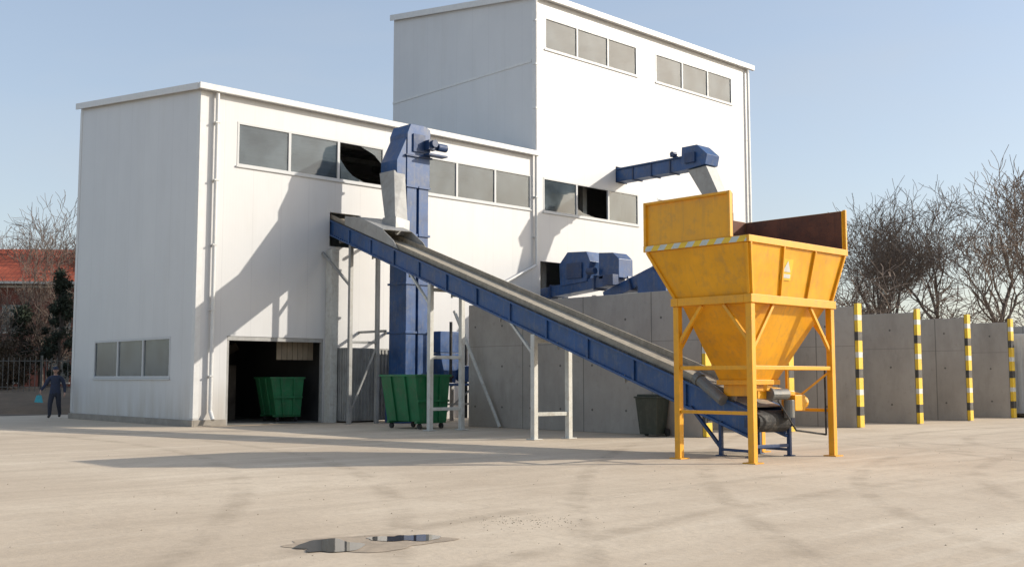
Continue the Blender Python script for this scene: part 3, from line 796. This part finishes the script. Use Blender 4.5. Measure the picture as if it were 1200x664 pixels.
fe=E("metal_fence",(0,0,0))
m=B()
for i in range(60): m.beam((-14+i*.25,0,-.2),(-14+i*.25,0,1.55),.022,.022)
for z in (.2,1.4): m.beam((-14.1,0.03,z),(1,0.03,z),.03,.04)
for i in range(7): m.beam((-14+i*2.5,.08,-.3),(-14+i*2.5,.08,1.65),.08,.08)
m.done("bars",fence_m,fe)
fe.location=G(-20.3,49.5)+Z;fe.rotation_euler=(0,0,math.radians(-43.3))

# ------------------------------------------------------------ puddle, stains, debris
def blob(cx,cy,rx,ry,seed,n=72,amp=.12):
    R=random.Random(seed);ph=[R.uniform(0,6.28) for _ in range(9)];pts=[]
    for i in range(n):
        t=2*math.pi*i/n;r=1+sum(amp/(j+1)**.7*math.sin((j+2)*t+ph[j]) for j in range(9))
        pts.append((cx+rx*r*math.cos(t),cy+ry*r*math.sin(t)))
    return pts
wm,t,b=nt("puddle_water");b.inputs["Base Color"].default_value=(.05,.045,.038,1);b.inputs["Roughness"].default_value=.02;b.inputs["IOR"].default_value=1.45
bump(t,b,noise(t,N(t,"ShaderNodeTexCoord").outputs["Object"],3,2,.5),.015,.02)
damp=M("damp_concrete",(.40,.315,.225),.7,var=.25,scale=5,bmp=.2)
def gs(name,e,n,re,rn,seed,mat,z,amp=.12):
    pts=[G(x,y) for x,y in blob(e,n,re,rn,seed,amp=amp)]
    sheet(name,[(p.x,p.y) for p in pts],mat,z)
gs("damp_patch",-1.30,9.6,.68,.46,2,damp,.004,.13)
gs("puddle",-1.58,9.42,.28,.36,9,wm,.008)
gs("puddle",-.96,9.86,.31,.20,14,wm,.008,.15)
R=random.Random(3)
vs=[];fs=[]
def stone(p,s):
    k0=len(vs)
    for d in ((1,0,0),(0,1,0),(-1,0,0),(0,-1,0),(0,0,.8)):
        vs.append((p.x+d[0]*s*R.uniform(.6,1.2),p.y+d[1]*s*R.uniform(.6,1.2),max(0.001,d[2]*s*R.uniform(.6,1.1))))
    for i in range(4): fs.append((k0+i,k0+(i+1)%4,k0+4))
for i in range(420):
    n=R.uniform(7,24);e=R.uniform(-.5,.5)*n;stone(G(e,n),R.choice((.004,.005,.006,.008,.012)))
for i in range(260):
    stone(G(R.gauss(.1,.35),R.gauss(11.0,.25)),R.choice((.003,.004,.006,.009)))
me=D.meshes.new("gravel");me.from_pydata(vs,[],fs);me.materials.append(M("gravel_stone",(.25,.2,.14),.95,var=.4,scale=20))
o=D.objects.new("gravel",me);col.objects.link(o)

# ------------------------------------------------------------ person
navy=M("navy_workwear",(.03,.04,.075),.85,var=.3,scale=12);trou=M("dark_trousers",(.03,.034,.05),.9,var=.3,scale=12)
skin=M("skin",(.45,.26,.19),.55,var=.08,scale=20);shoe=M("boot_leather",(.02,.018,.016),.6,var=.3);hair=M("dark_hair",(.02,.015,.012),.8)
turq=M("turquoise_bag",(.05,.35,.42),.6,var=.2,scale=10)
def person(loc,rot):
    e=E("walking_worker",(0,0,0))
    J=[
     ((0,0,.93),.17,.13),((0,-.01,1.12),.165,.125),((0,-.02,1.32),.195,.14),((0,-.02,1.46),.11,.1),
     ((0,-.03,1.53),.06,.06),((0,-.045,1.6),.055,.055),
     ((-.2,-.02,1.42),.085,.085),((-.33,-.02,1.17),.065,.065),((-.44,-.16,.99),.042,.042),
     ((.2,-.02,1.42),.085,.085),((.29,.06,1.15),.065,.065),((.31,.0,.9),.042,.042),
     ((-.1,-.02,.86),.11,.11),((-.13,-.16,.5),.082,.085),((-.13,-.16,.12),.055,.06),((-.14,-.32,.05),.05,.045),
     ((.1,.02,.86),.11,.11),((.12,.02,.5),.082,.085),((.13,.24,.17),.055,.06),((.13,.14,.05),.05,.045)]
    Ed=[(0,1),(1,2),(2,3),(3,4),(4,5),(3,6),(6,7),(7,8),(3,9),(9,10),(10,11),(0,12),(12,13),(13,14),(14,15),(0,16),(16,17),(17,18),(18,19)]
    me=D.meshes.new("b");me.from_pydata([j[0] for j in J],Ed,[])
    o=D.objects.new("b",me);col.objects.link(o)
    md=o.modifiers.new("skin",'SKIN')
    for i,j in enumerate(J):
        sv=me.skin_vertices[0].data[i];sv.radius=(j[1],j[2]);sv.use_root=(i==0)
    sd=o.modifiers.new("s",'SUBSURF');sd.levels=2;sd.render_levels=2
    dg=bpy.context.evaluated_depsgraph_get();me2=D.meshes.new_from_object(o.evaluated_get(dg));me2.name="body"
    D.objects.remove(o)
    me2.materials.clear()
    for x in (navy,trou,skin,shoe): me2.materials.append(x)
    for p in me2.polygons:
        c=p.center;p.use_smooth=True
        p.material_index=2 if c.z>1.53 else (0 if (c.z>.88 or abs(c.x)>.24) else (3 if c.z<.13 else 1))
    o=D.objects.new("body",me2);col.objects.link(o);o.parent=e
    bm=bmesh.new();bmesh.ops.create_uvsphere(bm,u_segments=24,v_segments=18,radius=1)
    for v in bm.verts:
        x,y,z=v.co
        w=.077*(1-.22*max(0,-z)**1.5);dd=.098
        nx,ny,nz=x*w,y*dd,z*.122
        if z<-.2 and y<0: ny*=1-.12*(-z)
        if y<-.6 and abs(x)<.22 and -.35<z<.15: ny-=.022*(1-abs(x)/.22)*(1-(z+.35)/.6*.8)
        if y<-.6 and abs(abs(x)-.38)<.2 and 0<z<.2: ny+=.008
        v.co=(nx,ny-.06,nz+1.70)
    m=B();m.bm.free();m.bm=bm;h=m.done("head",skin,None,0,True);h.parent=e
    m=B()
    for s in (-1,1): m.prism([(s*.077,-.07,1.68),(s*.079,-.05,1.67),(s*.085,-.035,1.71),(s*.08,-.055,1.73)],(s*.012,0,0))
    m.done("ears",skin).parent=e
    m=B()
    for s in (-1,1): m.cyl((s*.03,-.146,1.705),(s*.03,-.152,1.705),.012,seg=8)
    m.box((-.026,-.152,1.638),(.026,-.14,1.646));m.done("eyes_and_mouth",hair).parent=e
    m=B()
    bmesh.ops.create_uvsphere(m.bm,u_segments=20,v_segments=12,radius=1)
    for v in m.bm.verts:
        v.co=(v.co.x*.088,v.co.y*.108-.052,max(v.co.z,-.15)*.1+1.745)
    m.prism([(-.07,-.13,1.745),(.07,-.13,1.745),(.05,-.215,1.73),(-.05,-.215,1.73)],(0,0,.012))
    m.done("cap",navy).parent=e
    for sx,wr in ((-1,Vector((-.44,-.16,.99))),(1,Vector((.31,.0,.9)))):
        m=B()
        pe=wr+Vector((sx*.005,-.03,-.09));m.hexa([wr+Vector(v) for v in ((-.018,-.035,.02),(.018,-.035,.02),(.018,.03,.02),(-.018,.03,.02))][::-1]+[pe+Vector(v) for v in ((-.016,-.045,0),(.016,-.045,0),(.016,.04,0),(-.016,.04,0))][::-1])
        for i,L in enumerate((.07,.08,.075,.06)):
            a=pe+Vector((0,-.034+i*.022,.005));b1=a+Vector((-sx*.008,0,-L*.5));c1=b1+Vector((-sx*.03,0,-L*.35))
            m.cyl(a,b1,.0095,.009,8);m.cyl(b1,c1,.009,.007,8)
        a=wr+Vector((0,-.035,-.02));b1=a+Vector((-sx*.01,-.03,-.035));m.cyl(a,b1,.012,.01,8);m.cyl(b1,b1+Vector((-sx*.012,-.004,-.03)),.01,.008,8)
        m.done("hand",skin,None,0).parent=e
    m=B();w=Vector((-.45,-.19,.84))
    m.hexa([w+Vector(v) for v in ((-.17,-.05,-.26),(.1,-.05,-.28),(.1,.06,-.28),(-.17,.06,-.26),(-.11,-.02,-.02),(.05,-.02,-.02),(.05,.02,-.02),(-.11,.02,-.02))])
    m.cyl(w+Vector((-.08,0,-.03)),w+Vector((-.01,0,.03)),.008,seg=6);m.cyl(w+Vector((.03,0,-.03)),w+Vector((-.01,0,.03)),.008,seg=6)
    m.done("bag",turq,None,.02).parent=e
    e.location=loc;e.rotation_euler=(0,0,rot);e.scale=(1.05,1.05,1.02)
person((-.45,9.8,.0),math.radians(-30))

# ------------------------------------------------------------ camera
cam=D.cameras.new("Camera");co=D.objects.new("Camera",cam);col.objects.link(co)
cam.lens=37.5;cam.sensor_width=36;cam.clip_end=3000;cam.clip_start=.1
co.location=(-15.13,-29.97,1.45)
co.rotation_euler=(math.radians(90+5.07),0,-math.atan2(.686,.727))
scene.camera=co

# ------------------------------------------------------------ light
sd=Vector((3.1,-2.6,1.85)).normalized()
L=D.lights.new("sun","SUN");L.energy=4.8;L.angle=math.radians(.55);L.color=(1,.92,.80)
lo_=D.objects.new("sun",L);lo_.rotation_euler=sd.to_track_quat('Z','Y').to_euler();lo_.location=(30,-30,30);col.objects.link(lo_)
w=D.worlds.new("World");scene.world=w;w.use_nodes=True;t=w.node_tree
bg=t.nodes["Background"];sky=N(t,"ShaderNodeTexSky",sky_type='NISHITA');sky.sun_disc=False
sky.sun_elevation=math.asin(sd.z);sky.sun_rotation=math.atan2(sd.x,sd.y)
sky.air_density=1.0;sky.dust_density=2.0;sky.ozone_density=1.2;sky.altitude=100
co_=N(t,"ShaderNodeTexCoord").outputs["Generated"]
s=N(t,"ShaderNodeSeparateXYZ");t.links.new(co_,s.inputs[0])
hz=mix(t,rng(t,s.outputs[2],0,.4),(2.4,2.4,2.4),(1.75,2.0,2.35))
c=mix(t,1.0,sky.outputs[0],hz,'ADD')
n=noise(t,mapping(t,co_,(1.2,1.2,4.),(.15,0,.6)),1.5,4,.6,.4)
f=rng(t,n,.48,.8,0,.25)
c=mix(t,f,c,(5.3,5.4,5.5))
t.links.new(c,bg.inputs[0]);bg.inputs[1].default_value=.122
scene.view_settings.view_transform='Standard';scene.view_settings.look='None';scene.view_settings.exposure=0;scene.view_settings.gamma=1
